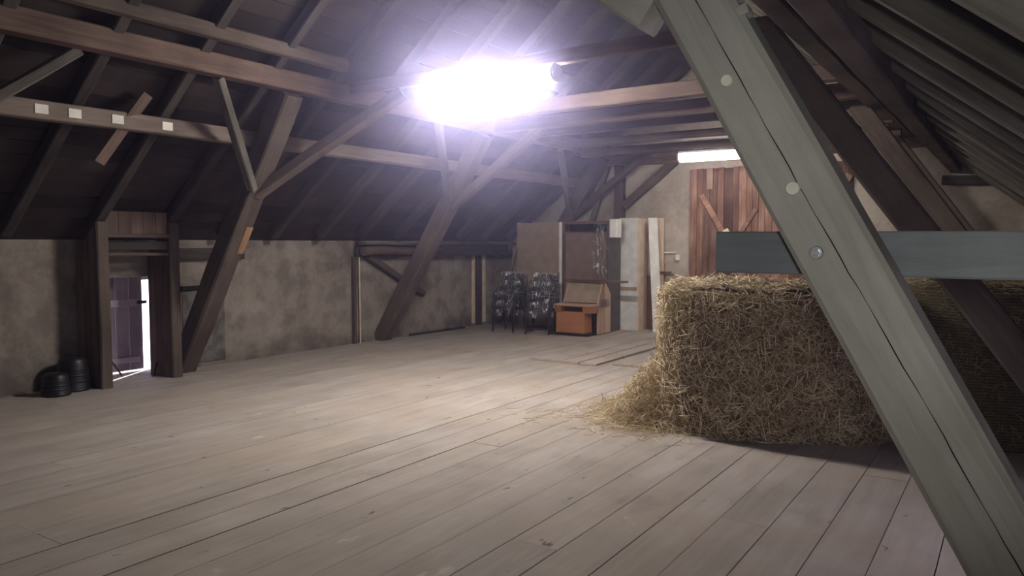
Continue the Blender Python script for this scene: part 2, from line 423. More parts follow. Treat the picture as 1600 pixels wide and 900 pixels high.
# roof boarding, board by board, on both slopes
b = MB(); uv = []; r = random.Random(11)
for side in (0, 1):
    s = 0; L_ = math.hypot(1, PT); run = (XM-XL+.6)*L_
    k = 0
    while s < run:
        wdt = r.uniform(.15, .21); e = r.uniform(0, .012)
        def pt(sv, off):
            xx = XL-.55 + sv/L_; zz = roof_l(xx)
            nx, nz = -PT/L_, 1/L_
            xx += nx*off; zz += nz*off
            return ((xx, zz) if side == 0 else (XL+XR-xx, zz))
        a0, a1 = pt(s+.003, e), pt(min(s+wdt, run)-.003, e); c1, c0 = pt(min(s+wdt, run)-.003, .03+e), pt(s+.003, .03+e)
        base = len(b.v)
        for yy in (YB-.4, YG+.4):
            for q in (a0, a1, c1, c0): b.v.append((q[0], yy, q[1])); uv.append((s + k*3.1, yy + k*1.7))
        fs = [(0, 1, 2, 3), (7, 6, 5, 4), (0, 4, 5, 1), (1, 5, 6, 2), (2, 6, 7, 3), (3, 7, 4, 0)]
        b.f += [tuple(i+base for i in t) for t in fs]
        s += wdt; k += 1
    # tight outer skin so no daylight leaks in
    base = len(b.v)
    q0, q1 = pt(-.2, .06), pt(run+.1, .06); t0, t1 = pt(-.2, .12), pt(run+.1, .12)
    for yy in (YB-.4, YG+.4):
        for q in (q0, q1, t1, t0): b.v.append((q[0], yy, q[1])); uv.append((0, yy))
    b.f += [tuple(i+base for i in t) for t in [(0, 1, 2, 3), (7, 6, 5, 4), (0, 4, 5, 1), (1, 5, 6, 2), (2, 6, 7, 3), (3, 7, 4, 0)]]
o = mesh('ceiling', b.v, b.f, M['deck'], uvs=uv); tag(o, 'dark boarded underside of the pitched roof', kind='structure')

# ------------------------------------------------------------------ rafters
ordn = ['first', 'second', 'third', 'fourth', 'fifth', 'sixth', 'seventh', 'eighth', 'ninth', 'tenth', 'eleventh', 'twelfth', 'thirteenth', 'fourteenth', 'fifteenth']
lab_l = {
    0: 'dark rafter of the left roof slope at the left edge of the photo',
    1: 'dark rafter rising from the left wall left of the small doorway',
    2: 'dark rafter standing over the left partition of the small doorway',
    3: 'dark rafter standing over the right partition of the small doorway',
    4: 'dark rafter just right of the leaning strut beside the bricked-up opening',
    5: 'first rafter on the left slope right of the twin struts, above bare plaster',
    6: 'left slope rafter above the upright pale pole, left one of two',
    7: 'left slope rafter above the upright pale pole, right one of two',
}
for k in range(13):
    y = 7.0 + .84*(k-5)
    x0, x1 = XL+.2, XM+.02
    off = .075
    p0 = (x0, y, roof_l(x0)-off*1.15); p1 = (x1, y, roof_l(x1)-off*1.15)
    lb = lab_l.get(k, 'rafter of the left roof slope beyond the middle struts, %s from the far gable' % ordn[12-k])
    beam('rafter', lb, 'rafter', p0, p1, .11, .13, M['rafter'], 'rafters of the left roof slope', wob=.008)
yr = [1.8, 2.58, 3.36, 4.12, 4.9, 5.7, 6.5, 7.3, 8.1, 8.9, 9.7, 10.5, 11.3, 12.1, 12.9]
for k, y in enumerate(yr):
    x0, x1 = XR-.2, XM-.02
    lb = 'greyish rafter of the right roof slope, %s counted from the upper right corner' % ordn[k]
    beam('rafter', lb, 'rafter', (x0, y, roof_r(x0)-.086), (x1, y, roof_r(x1)-.086), .1, .13, M['rafter_right'], 'rafters of the right roof slope', wob=.008)

# ------------------------------------------------------------------ purlins
lp = beam('purlin', 'lower purlin under the left rafters carrying four white paper labels', 'beam', (-7.13, YB+.1, 2.755), (-7.13, YG-.02, 2.755), .15, .16, M['pale_beam'], wob=.004)
for y, nm in ((3.31, 'a'), (3.59, 'b'), (3.98, 'c'), (4.48, 'd')):
    q = MB().box(-7.052, -7.048, y-.055, y+.055, 2.715, 2.795).build('paper_label', M['paper'], lp); q['label'] = 'white paper label'
beam('purlin', 'upper purlin under the left rafters carried by the heads of the leaning struts', 'beam', (-6.5, YB+.1, 3.31), (-6.5, YG-.02, 3.31), .18, .2, M['beam_red'], wob=.004)
beam('purlin', 'timber lying just above and behind the upper left purlin across a dark gap', 'beam', (-6.24, YB+.1, 3.535), (-6.24, 6.1, 3.555), .12, .13, M['beam'], wob=.004)
beam('purlin', 'lower purlin under the right rafters beside the dark leaning strut', 'beam', (-.81, YB+.1, 2.73), (-.81, YG-.02, 2.73), .15, .16, M['beam'], wob=.004)
beam('purlin', 'upper purlin under the right rafters above the dark leaning strut', 'beam', (-1.44, YB+.1, 3.29), (-1.44, YG-.02, 3.29), .18, .2, M['beam'], wob=.004)

# short board nailed across the lower left purlin
beam('board', 'short pale board hanging across the lower left purlin between the paper labels', 'board', (-6.98, 4.24, 3.02), (-7.26, 3.9, 2.36), .02, .12, M['beam_red'], up=(0, 1, .3), ch=.003)

# ------------------------------------------------------------------ tie beams
ties = [(6.38, 'tie beam over the nearer glowing lamp', -6.5, -1.35, .1, .13, 3.36, M['beam_red']),
        (8.22, 'reddish tie beam with pale nail spots, first behind the nearer lamp', -6.45, -1.4, .17, .17, 3.3, M['beam_red']),
        (9.28, 'reddish tie beam joined to the middle left strut, second behind the nearer lamp', -6.4, -1.4, .18, .17, 3.295, M['beam_red']),
        (10.25, 'thin tie beam in shadow, third behind the nearer lamp', -6.4, -1.4, .14, .14, 3.32, M['beam']),
        (11.1, 'pale tie beam just in front of the far lamp', -6.4, -1.4, .16, .12, 3.22, M['beam']),
        (11.92, 'dark tie beam holding the far lamp', -6.4, -1.4, .16, .14, 3.16, M['beam']),
        (13.18, 'thick round-edged tie beam against the far gable above the big door', -7.0, -.95, .2, .22, 3.16, M['beam_red'])]
for y, lb, xa, xb, w, h, z, mt in ties:
    beam('tie_beam', lb, 'beam', (xa, y, z), (xb, y, z), w, h, mt, 'tie beams across the loft', ch=.012 if y < 13 else .05)

# ------------------------------------------------------------------ left struts and braces
def strut_l(y, lb, lb2, yb, foot=-8.66):
    sl = math.radians(57); zt = 3.22; xt = foot + zt/math.tan(sl)
    o = beam('strut', lb, 'strut', (foot, y, 0), (xt, y, zt), .24, .24, M['beam'], up=(0, 1, 0), wob=.006, ch=.018)
    t = 2.2; xx = foot + t/math.tan(sl)
    beam('brace', lb2, 'brace', (xx+.05, y+.02, t-.05), (-5.62, yb, 3.23), .125, .13, M['beam'], up=(0, 1, 0))
    return o
s1 = strut_l(5.6, 'leaning timber strut standing at the left wall just right of the small doorway', 'brace forking inward from the strut beside the small doorway', 6.34)
q = MB().box(1.84, 2.2, .1, .125, .02, .115, ch=.003).build('bare_wood_patch', M['bare'], s1, world_of(s1)); q['label'] = 'orange patch of bare wood'
strut_l(9.3, 'leaning timber strut crossing the pole shelf in the middle of the left wall', 'brace forking inward from the strut that crosses the pole shelf', 9.28, -8.76)
strut_l(13.02, 'leaning timber strut rising behind the wrapped furniture in the far left corner', 'brace forking inward from the strut behind the wrapped furniture', 12.95)
beam('brace', 'thin brace slanting from the upper left purlin down to the strut beside the small doorway', 'brace', (-6.55, 4.7, 3.22), (-7.12, 5.52, 2.2), .09, .1, M['rafter_right'], up=(1, 0, 0))
beam('brace', 'thin brace slanting from the upper left purlin down to the strut crossing the pole shelf', 'brace', (-6.62, 8.2, 3.22), (-7.24, 9.2, 2.2), .09, .1, M['rafter_right'], up=(1, 0, 0))
beam('brace', 'thin upright brace under the upper left purlin before the far corner strut', 'brace', (-6.62, 11.5, 3.2), (-7.2, 12.9, 2.12), .09, .1, M['rafter_right'], up=(1, 0, 0))
beam('brace', 'greyish brace at the left edge of the photo sloping down from the upper purlin', 'brace', (-6.62, 3.42, 3.22), (-7.02, 2.3, 2.3), .09, .1, M['rafter_right'], up=(1, 0, 0))
# far corner carpentry
beam('post', 'dark upright post at the gable between the wrapped wardrobe and the pale wall', 'post', (-6.28, 13.17, 0), (-6.28, 13.17, 3.06), .17, .17, M['beam'], up=(0, 1, 0))
beam('brace', 'brace rising from the dark gable post to the gable tie beam', 'brace', (-6.2, 13.2, 2.3), (-5.2, 13.2, 3.08), .14, .14, M['beam'], up=(0, 1, 0))
beam('brace', 'short brace against the gable left of the dark post, above the wardrobe', 'brace', (-6.55, 13.2, 3.1), (-6.88, 13.2, 2.0), .1, .1, M['rafter_right'], up=(0, 1, 0))

# timber lintel over the bricked up opening
beam('lintel', 'dark timber lintel on the left wall crossed by the strut', 'beam', (XL+.035, 5.45, 1.46), (XL+.035, 6.62, 1.455), .1, .15, M['rafter'])

# ------------------------------------------------------------------ right hand frame, dark
beam('strut', 'dark leaning strut behind the big pale one, passing in front of the net-wrapped bale', 'strut', (.62, 6.3, 0), (-1.72, 6.3, 3.25), .22, .21, M['beam'], up=(0, 1, 0), ch=.02)
beam('brace', 'dark brace rising leftward from the dark leaning strut to the tie beam', 'brace', (-1.08, 6.33, 2.42), (-2.12, 6.33, 3.3), .17, .19, M['rafter'], up=(0, 1, 0))
beam('strut', 'far dark strut at the right roof slope, half hidden by the nearer dark strut', 'strut', (.6, 10.0, 0), (-1.66, 10.0, 3.25), .22, .22, M['beam'], up=(0, 1, 0))

beam('strut', 'dark strut added to shade the gable at the right, behind the nearer dark struts', 'strut', (.6, 12.75, 0), (-1.66, 12.75, 3.25), .2, .22, M['beam'], up=(0, 1, 0))  # strut added to shade the right part of the gable
beam('beam', 'short dark beam against the gable under the right roof slope', 'beam', (-.98, 13.2, 2.55), (.05, 13.2, 2.5), .12, .14, M['rafter'])
# ------------------------------------------------------------------ the big pale strut in front
P0 = Vector((.385, 2.66, 0)); P1 = Vector((-1.55, 2.66, 3.5))
st = beam('strut', 'big pale grey leaning strut in the right foreground with a steel bolt', 'strut', P0, P1, .235, .21, M['grey'], up=(0, 1, 0), ch=.02, wob=.004, seed=5)
def disc(name, c, rr, th, mat, parent, lab=None, n=20):
    M4 = Matrix.Translation(Vector(c)) @ Matrix.Rotation(math.radians(90), 4, 'X')
    v, f = lathe([(rr*.93, -.004), (rr, 0), (rr, th*.7), (rr*.9, th)], n)
    o = mesh(name, [M4 @ Vector(p) for p in v], f, mat, parent, smooth=False)
    if lab: o['label'] = lab
    return o
YF = 2.548
disc('wooden_peg', (-.825, YF, 2.14), .02, .014, M['peg'], st, 'pale round peg end')
disc('wooden_peg', (-.605, YF, 1.775), .022, .016, M['peg'], st, 'pale round peg end')
wsh = disc('bolt_washer', (-.53, YF, 1.57), .021, .006, M['steel'], st, 'shiny steel washer')
disc('bolt_head', (-.53, YF-.005, 1.57), .012, .014, M['steel'], wsh, 'shiny steel bolt head', 6)
# drying crack running down the middle of its face
r = random.Random(4); v = []; f = []
d = (P1-P0).normalized(); sd = Vector((d.z, 0, -d.x))
nn = 60
for i in range(nn+1):
    t = .35 + (P1-P0).length*.82*i/nn
    c = P0 + d*t + sd*(.016 + .005*math.sin(t*2.2) + r.uniform(-.002, .002)); w = .0014*(.4+abs(math.sin(i*.5+1)))*(0 if i in (0, nn) else 1)
    for s in (-1, 1): v.append((c.x + sd.x*w*s, 2.5515, c.z + sd.z*w*s))
for i in range(nn): f.append((2*i, 2*i+1, 2*i+3, 2*i+2))
mesh('drying_crack', v, f, M['dark_void'], st)
# splintered wedge at the right edge near its top
wd = MB()
for k, (zz, ww) in enumerate(((2.36, .05), (2.415, .06))):
    c = P0 + d*(zz/d.z) + sd*.12
    M4 = Matrix.Translation(Vector((c.x, 2.6, zz))) @ Matrix.Rotation(-.35, 4, 'Y')
    wd.add(boxvf(-.02, ww, -.04, .03, -.016, .018, ch=.004), M4)
wd.build('splintered_wedge', M['grey'], st)
beam('brace', 'pale brace leaving the top of the big foreground strut towards the upper left', 'brace', (-1.12, 2.67, 2.45), (-2.6, 2.67, 3.5), .18, .16, M['grey'], up=(0, 1, 0), ch=.012)
beam('plank', 'blue-grey horizontal plank bolted behind the big foreground strut', 'plank', (-.935, 2.815, 1.566), (XR+.02, 2.815, 1.566), .055, .152, M['plank_grey'], up=(0, 0, 1), ch=.006, wob=.003, seed=9)

# ------------------------------------------------------------------ small doorway on the left
XP = -8.35
def part_wall(y0, y1, nm, lab):
    root = empty(nm, (XP, (y0+y1)/2, 0)); tag(root, lab, 'partition')
    topz = lambda xx: roof_l(xx)-.165
    bb = MB(); xs = [XP-.04, XP-.16, XP-.3, XL]
    for a, c in zip(xs[:-1], xs[1:]):
        v, f = prism([(a-.003, 0), (a-.003, topz(a)), (c+.003, topz(c)), (c+.003, 0)], y0, y1, 'y')
        bb.add((v, f))
    bb.build('boards', M['partition'], root)
    beam('edge_post', 'front post of the partition', None, (XP, (y0+y1)/2, 0), (XP, (y0+y1)/2, topz(XP)), .09, y1-y0+.03, M['beam'], up=(0, 1, 0), parent=root)
    return root
part_wall(4.43, 4.53, 'partition', 'narrow board partition left of the small doorway, beside the black tubs')
part_wall(5.28, 5.38, 'partition', 'narrow board partition right of the small doorway, lit by daylight')
root = empty('overdoor_panel', (XP, 4.9, 1.45)); tag(root, 'board panel with cross rails above the small doorway under the roof', 'panel')
bb = MB(); r = random.Random(6)
for k in range(5):
    y0 = 4.535+k*.148; bb.box(XP-.03, XP-.005+r.uniform(0, .006), y0+.002, y0+.146, 1.66, roof_l(XP-.03)-.02)
bb.build('boards', M['partition'], root)
beam('rail', None, None, (XP, 4.53, 1.685), (XP, 5.28, 1.685), .08, .05, M['beam'], parent=root)
beam('rail', None, None, (XP-.03, 4.53, 1.57), (XP-.03, 5.28, 1.57), .06, .1, M['rafter'], parent=root)
beam('rail', None, None, (XP-.02, 4.53, 1.475), (XP-.02, 5.28, 1.475), .06, .035, M['beam'], parent=root)

# the door leaf, standing ajar towards the outside
hinge = Vector((XL-.37, OY0+.05, .02)); ang = math.radians(0)
root = empty('door_2', hinge, ang); tag(root, 'small plank door standing ajar to the daylight', kind='structure')
MW = Matrix.Translation(hinge) @ Matrix.Rotation(ang, 4, 'Z')
bb = MB()
for k in range(5):
    bb.box(-.03, 0, .003+k*.174, .171+k*.174, 0, 1.16, ch=.004)
def local(o): o.matrix_parent_inverse = Matrix.Identity(4); return o
local(bb.build('boards', M['door_wood_daylit'], root))
local(MB().box(0, .03, .02, .8, .80, .89, ch=.005).build('ledge', M['door_wood_daylit'], root))
local(MB().box(0, .03, .02, .8, .1, .17, ch=.005).build('ledge', M['door_wood_daylit'], root))
local(MB().box(.028, .05, .78, .9, .825, .865, ch=.004).build('latch', M['black_metal'], root))
# ground outside
gv = MB().box(-40, XL-.45, -20, 30, -.3, -.08)
o = gv.build('ground', M['ground']); tag(o, 'bright ground outside the small door', kind='structure')

# stick leaning in the door recess
beam('stick', 'thin dark stick leaning at the foot of the small plank door', 'stick', (-8.98, 5.02, .005), (-9.08, 4.86, .32), .02, .02, M['rafter'], ch=.003)
beam('stick', 'short dark stick leaning against the lit partition right of the small door', 'stick', (-8.6, 5.2, .005), (-8.63, 5.262, .17), .018, .018, M['rafter'], ch=.003)

# black tubs
def tub(loc, rr, h, lb, tilt):
    root = empty('tub', loc); tag(root, lb, 'tub', 'black tubs by the small doorway')
    v, f = lathe([(rr, 0), (rr*1.0, .03), (rr*.985, .035), (rr*.95, h*.55), (rr*.86, h*.86), (rr*.74, h*.97), (rr*.5, h), (.02, h*.985)], 28)
    v = [(p[0]*(1+.06*mnoise.noise(Vector(p)*5)), p[1]*(1+.06*mnoise.noise(Vector(p)*5+Vector((3, 0, 0)))), p[2]) for p in v]
    local(mesh('body', v, f, M['black_plastic'], root, smooth=True))
    v, f = lathe([(rr*1.0, 0), (rr*1.06, .004), (rr*1.06, .028), (rr*1.0, .034)], 28)
    local(mesh('rim', v, f, M['black_plastic'], root, smooth=True))
    for k in range(3):
        z = h*(.3+.17*k)
        v, f = lathe([(rr*.9, z-.012), (rr*(1.0-.035*k), z-.008), (rr*(1.0-.035*k), z+.008), (rr*.9, z+.012)], 28)
        local(mesh('rib', v, f, M['black_plastic'], root, smooth=True))
tub((-8.4, 3.985, 0), .135, .24, 'smaller black tub lying upturned at the left wall, outer one of the pair', 0)
tub((-8.54, 4.235, 0), .16, .37, 'taller black tub standing upturned beside the left partition of the small doorway', 0)

# ------------------------------------------------------------------ shelf of poles along the left wall
v, f = tubevf([(-8.58+.01*math.sin(t), 8.72+t*.38, 1.475+.012*math.sin(t*1.7)) for t in range(6)], [.07, .072, .069, .067, .068, .064], 14)
o = mesh('pole', v, f, M['beam_red'], None, smooth=False); tag(o, 'thick round pole lying along the left wall with its pale end by the strut', 'pole')
beam('plank', 'long dark plank on edge along the left wall behind the round pole', 'plank', (-8.73, 8.7, 1.47), (-8.73, YG-.3, 1.48), .05, .19, M['rafter'])
beam('plank', 'grey plank lying on top of the left wall ledge above the round pole', 'plank', (-8.66, 8.75, 1.6), (-8.66, YG-.2, 1.6), .2, .045, M['rafter_right'])
v, f = tubevf([(-8.56, 10.4+t*.5, 1.42+.008*math.sin(t*2.3)) for t in range(6)], .048, 12)
o = mesh('pole', v, f, M['rafter'], None); tag(o, 'slimmer dark pole lying along the left wall right of the strut', 'pole')
beam('brace', 'diagonal brown bracket timber under the pole shelf, crossing behind the strut', 'brace', (XL+.07, 8.95, 1.4), (XL+.05, 10.35, .7), .1, .14, M['beam'], up=(1, 0, 0))
v, f = tubevf([(-8.72, 8.78, 0), (-8.725, 8.785, .7), (-8.73, 8.78, 1.38)], .013, 8)
o = mesh('pole', v, f, M['cream'], None); tag(o, 'thin pale pole standing upright at the left wall under the pole shelf', 'pole')
beam('post', 'narrow brown post on the left wall directly beside the thin pale pole', 'post', (-8.76, 8.70, 0), (-8.76, 8.70, 1.39), .07, .06, M['beam'], up=(0, 1, 0))
beam('post', 'brown post on the left wall between two pale boards near the far corner', 'post', (-8.76, 12.05, 0), (-8.76, 12.05, 1.36), .08, .12, M['rafter'], up=(0, 1, 0))
beam('board', 'pale upright board left of the brown post near the far corner', 'board', (-8.775, 11.9, .05), (-8.775, 11.9, 1.36), .04, .07, M['cream'], up=(0, 1, 0), ch=.004)
beam('board', 'pale upright board right of the brown post near the far corner', 'board', (-8.775, 12.25, .05), (-8.775, 12.25, 1.36), .04, .06, M['cream'], up=(0, 1, 0), ch=.004)
beam('batten', 'thin dark batten lying on the floor along the foot of the left wall', 'batten', (-8.7, 9.95, .022), (-8.62, 11.4, .022), .05, .04, M['rafter'])

# ------------------------------------------------------------------ gable door and fittings
dr = empty('door_1', (-3.6, YG, 0)); tag(dr, 'big barn door of red-brown boards in the far gable', kind='structure')
bb = MB(); r = random.Random(12); x = -4.94
while x < -2.24:
    w = r.uniform(.1, .17); w = min(w, -2.23-x)
    bb.box(x+.003, x+w-.003, YG-.04-r.uniform(0, .012), YG-.002, .02, 2.93-r.uniform(0, .02)); x += w
local_ = lambda o: o
bb.build('boards', M['barn_door'], dr)
def on_gable(nm, xa, za, xb, zb, w, mat, lab=None, dy=0.):
    o = beam(nm, lab, None, (xa, YG-.068-dy, za), (xb, YG-.068-dy, zb), .035, w, mat, up=(0, 0, 1) if abs(xb-xa) > abs(zb-za) else (1, 0, 0), parent=dr, ch=.004)
    return o
on_gable('brace', -4.72, 2.45, -4.16, 1.5, .1, M['barn_door'])
on_gable('brace', -3.75, 2.2, -4.2, 1.45, .08, M['barn_door'])
on_gable('brace', -2.27, 2.7, -2.75, 1.9, .11, M['barn_brace'], 'paler diagonal brace')
on_gable('patch_board', -4.57, 2.55, -4.57, 2.92, .11, M['barn_brace'], 'pale patch board')
on_gable('patch_board', -2.53, 2.45, -2.53, 2.93, .11, M['barn_brace'], 'pale patch board')
on_gable('patch_board', -4.27, 1.84, -4.12, 1.58, .1, M['cream'], 'pale patch board', .036)
# conduit and socket
root = empty('switch_box', (-5.16, YG, 1.36)); tag(root, 'white switch box with a conduit on the gable left of the big door', 'switch')
MB().box(-5.2, -5.12, YG-.05, YG-.0, 1.29, 1.39, ch=.006).build('box', M['socket'], root)
v, f = tubevf([(-5.62, YG-.018, 1.425), (-5.2, YG-.018, 1.425)], .013, 8); mesh('conduit', v, f, M['socket'], root)
root = empty('wall_bracket', (-5.42, YG, 1.0)); tag(root, 'brown wooden peg bracket on the gable beside the leaning white board', 'bracket')
MB().box(-5.5, -5.41, YG-.04, YG, .8, 1.23, ch=.004).build('backboard', M['orange'], root)
MB().box(-5.41, -5.2, YG-.09, YG-.05, 1.02, 1.045, ch=.003).build('peg', M['beam_red'], root)
MB().box(-5.47, -5.27, YG-.12, YG-.05, 1.06, 1.08, ch=.003).build('peg', M['beam_red'], root)
beam('board', 'pale board lying low against the gable behind the straw bale', 'board', (-5.5, YG-.05, .55), (-4.9, YG-.05, .56), .05, .06, M['cream'], ch=.004)

# ------------------------------------------------------------------ lamps
def lamp(y, x0, x1, z, mat, lb, ztop):
    root = empty('ceiling_lamp', ((x0+x1)/2, y, z)); tag(root, lb, 'lamp', 'fluorescent lamps under the tie beams')
    v, f = prism([(y-.085, z+.03), (y+.085, z+.03), (y+.06, z+.07), (y-.06, z+.07)], x0-.02, x1+.02, 'x'); mesh('housing', v, f, M['housing'], root)
    pr = [(y-.09, z+.03), (y-.1, z-.02), (y-.08, z-.075), (y-.03, z-.1), (y+.03, z-.1), (y+.08, z-.075), (y+.1, z-.02), (y+.09, z+.03)]
    v, f = prism(pr, x0, x1, 'x'); q = mesh('diffuser', v, f, mat, root); q['label'] = 'glowing white diffuser'
    for xx in (x0, x1):
        s = -1 if xx == x0 else 1
        v, f = prism(pr, xx, xx+s*.025, 'x') if s > 0 else prism(pr, xx-.025, xx, 'x')
        mesh('end_cap', v, f, M['housing'], root)
    for xx in (x0+.25, x1-.25):
        MB().box(xx-.015, xx+.015, y-.015, y+.015, z+.068, ztop).build('hanger', M['steel'], root)
lamp(6.24, -5.2, -3.65, 3.2, M['tube1'], 'bright fluorescent lamp glowing under the nearer tie beam', 3.3)
lamp(11.9, -4.6, -3.05, 3.01, M['tube2'], 'smaller looking fluorescent lamp in front of the big barn door', 3.11)

# ------------------------------------------------------------------ loose floor panels
def floor_panel(x0, x1, y0, y1, h, lb, nb, seed):
    root = empty('floor_panel', ((x0+x1)/2, (y0+y1)/2, 0)); tag(root, lb, 'floor panel', 'board panels lying on the floor')
    r = random.Random(seed); w = (x1-x0)/nb
    for k in range(nb):
        g = r.uniform(.002, .007)
        bb = MB().box(x0+k*w+g, x0+(k+1)*w-g, y0+r.uniform(-.03, .03), y1, .004, .004+h+r.uniform(-.003, .004))
        bb.build('board', M['floorwood'], root)
floor_panel(-5.56, -4.52, 8.82, 12.4, .026, 'raised board panel on the floor between the wrapped furniture and the straw', 4, 2)
floor_panel(-4.39, -3.3, 9.0, 12.4, .02, 'raised board panel on the floor just left of the straw bale', 4, 5)

# ------------------------------------------------------------------ wrapped furniture
root = empty('wardrobe', (-7.5, 12.3, 0)); tag(root, 'tall wardrobe turned round with its plain brown back showing, behind the chairs', 'wardrobe')
MB().box(-8.02, -7.09, 12.3, 12.312, .03, 1.98).build('back_panel', M['cardboard'], root)
MB().box(-8.03, -8.0, 12.312, 12.85, 0, 1.99, ch=.003).build('side_panel', M['white'], root)
MB().box(-7.088, -7.035, 12.29, 12.85, 0, 1.99, ch=.003).build('side_panel', M['white'], root)
MB().box(-8.0, -7.09, 12.314, 12.85, 1.95, 1.985, ch=.003).build('top', M['cardboard'], root)

root = empty('wardrobe', (-6.5, 12.3, 0)); tag(root, 'tall dark red-brown cabinet with a slot at the top, wrapped in film', 'wardrobe')
MB().box(-7.03, -6.97, 12.3, 12.8, 0, 2.0, ch=.004).build('side_panel', M['wardrobe_red'], root)
MB().box(-6.12, -6.08, 12.3, 12.8, 0, 2.0, ch=.004).build('side_panel', M['dark_side'], root)
MB().box(-6.97, -6.12, 12.3, 12.8, 1.95, 2.0, ch=.004).build('top', M['wardrobe_red'], root)
MB().box(-6.97, -6.12, 12.32, 12.35, .05, 1.8, ch=.003).build('back_panel', M['wardrobe_panel'], root)
MB().box(-6.97, -6.12, 12.5, 12.53, .05, 1.95).build('inner_back', M['dark_void'], root)
MB().box(-6.97, -6.12, 12.305, 12.5, 1.78, 1.81, ch=.003).build('shelf', M['wardrobe_red'], root)
def sheet(name, x0, x1, y, z0, z1, parent, nx=10, nz=22, amp=.02, seed=0, axis='y'):
    v = []; f = []
    for j in range(nz+1):
        for i in range(nx+1):
            a = x0+(x1-x0)*i/nx; zz = z0+(z1-z0)*j/nz
            n = mnoise.noise(Vector((a*9+seed, zz*6, seed)))*amp + mnoise.noise(Vector((a*24, zz*19+seed, 3)))*amp*.5
            v.append((a, y+n, zz) if axis == 'y' else (y+n, a, zz))
    for j in range(nz):
        for i in range(nx):
            q = j*(nx+1)+i; f.append((q, q+1, q+nx+2, q+nx+1))
    o = mesh(name, v, f, M['film'], parent); return o
sheet('plastic_film', -6.38, -6.09, 12.27, .95, 1.97, root, seed=3)

o = MB().box(-6.078, -5.93, 12.32, 12.52, 1.7, 2.03, ch=.012).build('corner_block', M['white'], root); o['label'] = 'white foam corner block'

# secretary style cabinet of orange wood lying in front
root = empty('desk', (-6.4, 11.9, 0)); tag(root, 'orange wooden desk cabinet with a sloped top and an open slot, on the floor', 'desk')
X0, X1, Y0 = -6.72, -6.02, 11.66
side = [(Y0+.14, .02), (Y0+.14, .56), (Y0+.32, .92), (Y0+.42, .92), (Y0+.62, .7), (Y0+.62, .02)]
for nm, xa, xb, mt in (('side_panel', X0, X0+.025, M['beech']), ('side_panel', X1-.025, X1, M['beech'])):
    v, f = prism(side, xa, xb, 'x'); mesh(nm, v, f, mt, root)
MB().box(X0+.02, X1-.12, Y0-.14, Y0+.14, .05, .4, ch=.004).build('drawer', M['orange'], root)
MB().box(X0, X1-.03, Y0-.16, Y0+.16, .015, .05, ch=.003).build('plinth', M['black_metal'], root)
bb = MB(); bb.box(X0, X0+.12, Y0-.14, Y0+.16, .4, .52); bb.box(X1-.16, X1, Y0-.14, Y0+.16, .4, .52); bb.box(X0+.12, X1-.16, Y0-.14, Y0+.16, .4, .415); bb.box(X0+.12, X1-.16, Y0-.14, Y0+.16, .505, .52)
bb.build('slot_frame', M['orange'], root)
MB().box(X0+.12, X1-.16, Y0+.0, Y0+.02, .415, .505).build('slot_back', M['dark_void'], root)
MB().box(X0-.02, X1+.005, Y0-.16, Y0+.16, .52, .545, ch=.003).build('desktop', M['beech'], root)
v, f = prism([(Y0+.15, .56), (Y0+.165, .55), (Y0+.335, .9), (Y0+.32, .91)], X0+.026, X1-.026, 'x')
mesh('sloped_lid', v, f, M['cardboard'], root)
MB().box(X0+.026, X1-.026, Y0+.6, Y0+.615, .03, .69).build('back_panel', M['cardboard'], root)
sheet('plastic_film', Y0+.17, Y0+.58, X1+.012, .48, .62, root, 8, 6, .015, 8, 'x')
beam('board', 'narrow brown board lying across the top of the orange desk cabinet', 'board', (-6.74, 12.0, .935), (-5.56, 11.93, .938), .16, .035, M['beam_red'], ch=.003)

# white wardrobe boards at the gable
root = empty('cabinet_side', (-5.9, 12.9, 0)); tag(root, 'grey-white upright laminate cabinet with a cream edge, taped across, by the gable', 'cabinet')
MB().box(-6.13, -5.77, 12.84, 12.87, 0, 2.06, ch=.003).build('front_panel', M['greywhite'], root)
MB().box(-5.77, -5.73, 12.845, 13.2, 0, 2.05, ch=.003).build('side_panel', M['cream'], root)
MB().box(-6.13, -6.1, 12.87, 13.2, 0, 2.05, ch=.003).build('side_panel', M['cream'], root)
MB().box(-6.132, -5.768, 12.834, 12.84, .73, .8).build('tape', M['cardboard'], root)
root = empty('board', (-5.4, 12.95, 0)); tag(root, 'bright white narrow board leaning tilted against the gable', 'board')
def lean(xb, xt, w, y, z1, mat, nm, parent, th=.03, yt=0.0):
    v = [(xb, y, 0), (xb+w, y, 0), (xb+w, y+th, 0), (xb, y+th, 0), (xt, y+yt, z1), (xt+w, y+yt, z1), (xt+w, y+yt+th, z1), (xt, y+yt+th, z1)]
    f = [(3, 2, 1, 0), (4, 5, 6, 7), (0, 1, 5, 4), (1, 2, 6, 5), (2, 3, 7, 6), (3, 0, 4, 7)]
    return mesh(nm, v, f, mat, parent)
lean(-5.47, -5.64, .17, 12.9, 2.06, M['white'], 'panel', root, yt=.12)
o = MB().box(-5.56, -5.42, 13.21, 13.26, 0, 2.06, ch=.004).build('board', M['cream'], None); tag(o, 'cream upright board standing behind the tilted white board', 'board')
o = MB().box(-5.73, -5.57, 13.2, 13.25, 0, 1.0, ch=.004).build('board', M['wardrobe_red'], None); tag(o, 'short red-brown board standing between the cream-edged cabinet and the tilted white board', 'board')

# thin laths in the corner
beam('lath', 'thin brown lath leaning in the far left corner, left one of two', 'lath', (-8.58, 12.55, 0), (-8.3, 12.8, 1.68), .05, .02, M['beam_red'], ch=.002)
beam('lath', 'thin brown lath leaning in the far left corner, right one of two', 'lath', (-8.42, 12.5, 0), (-8.2, 12.8, 1.66), .04, .02, M['cream'], ch=.002)

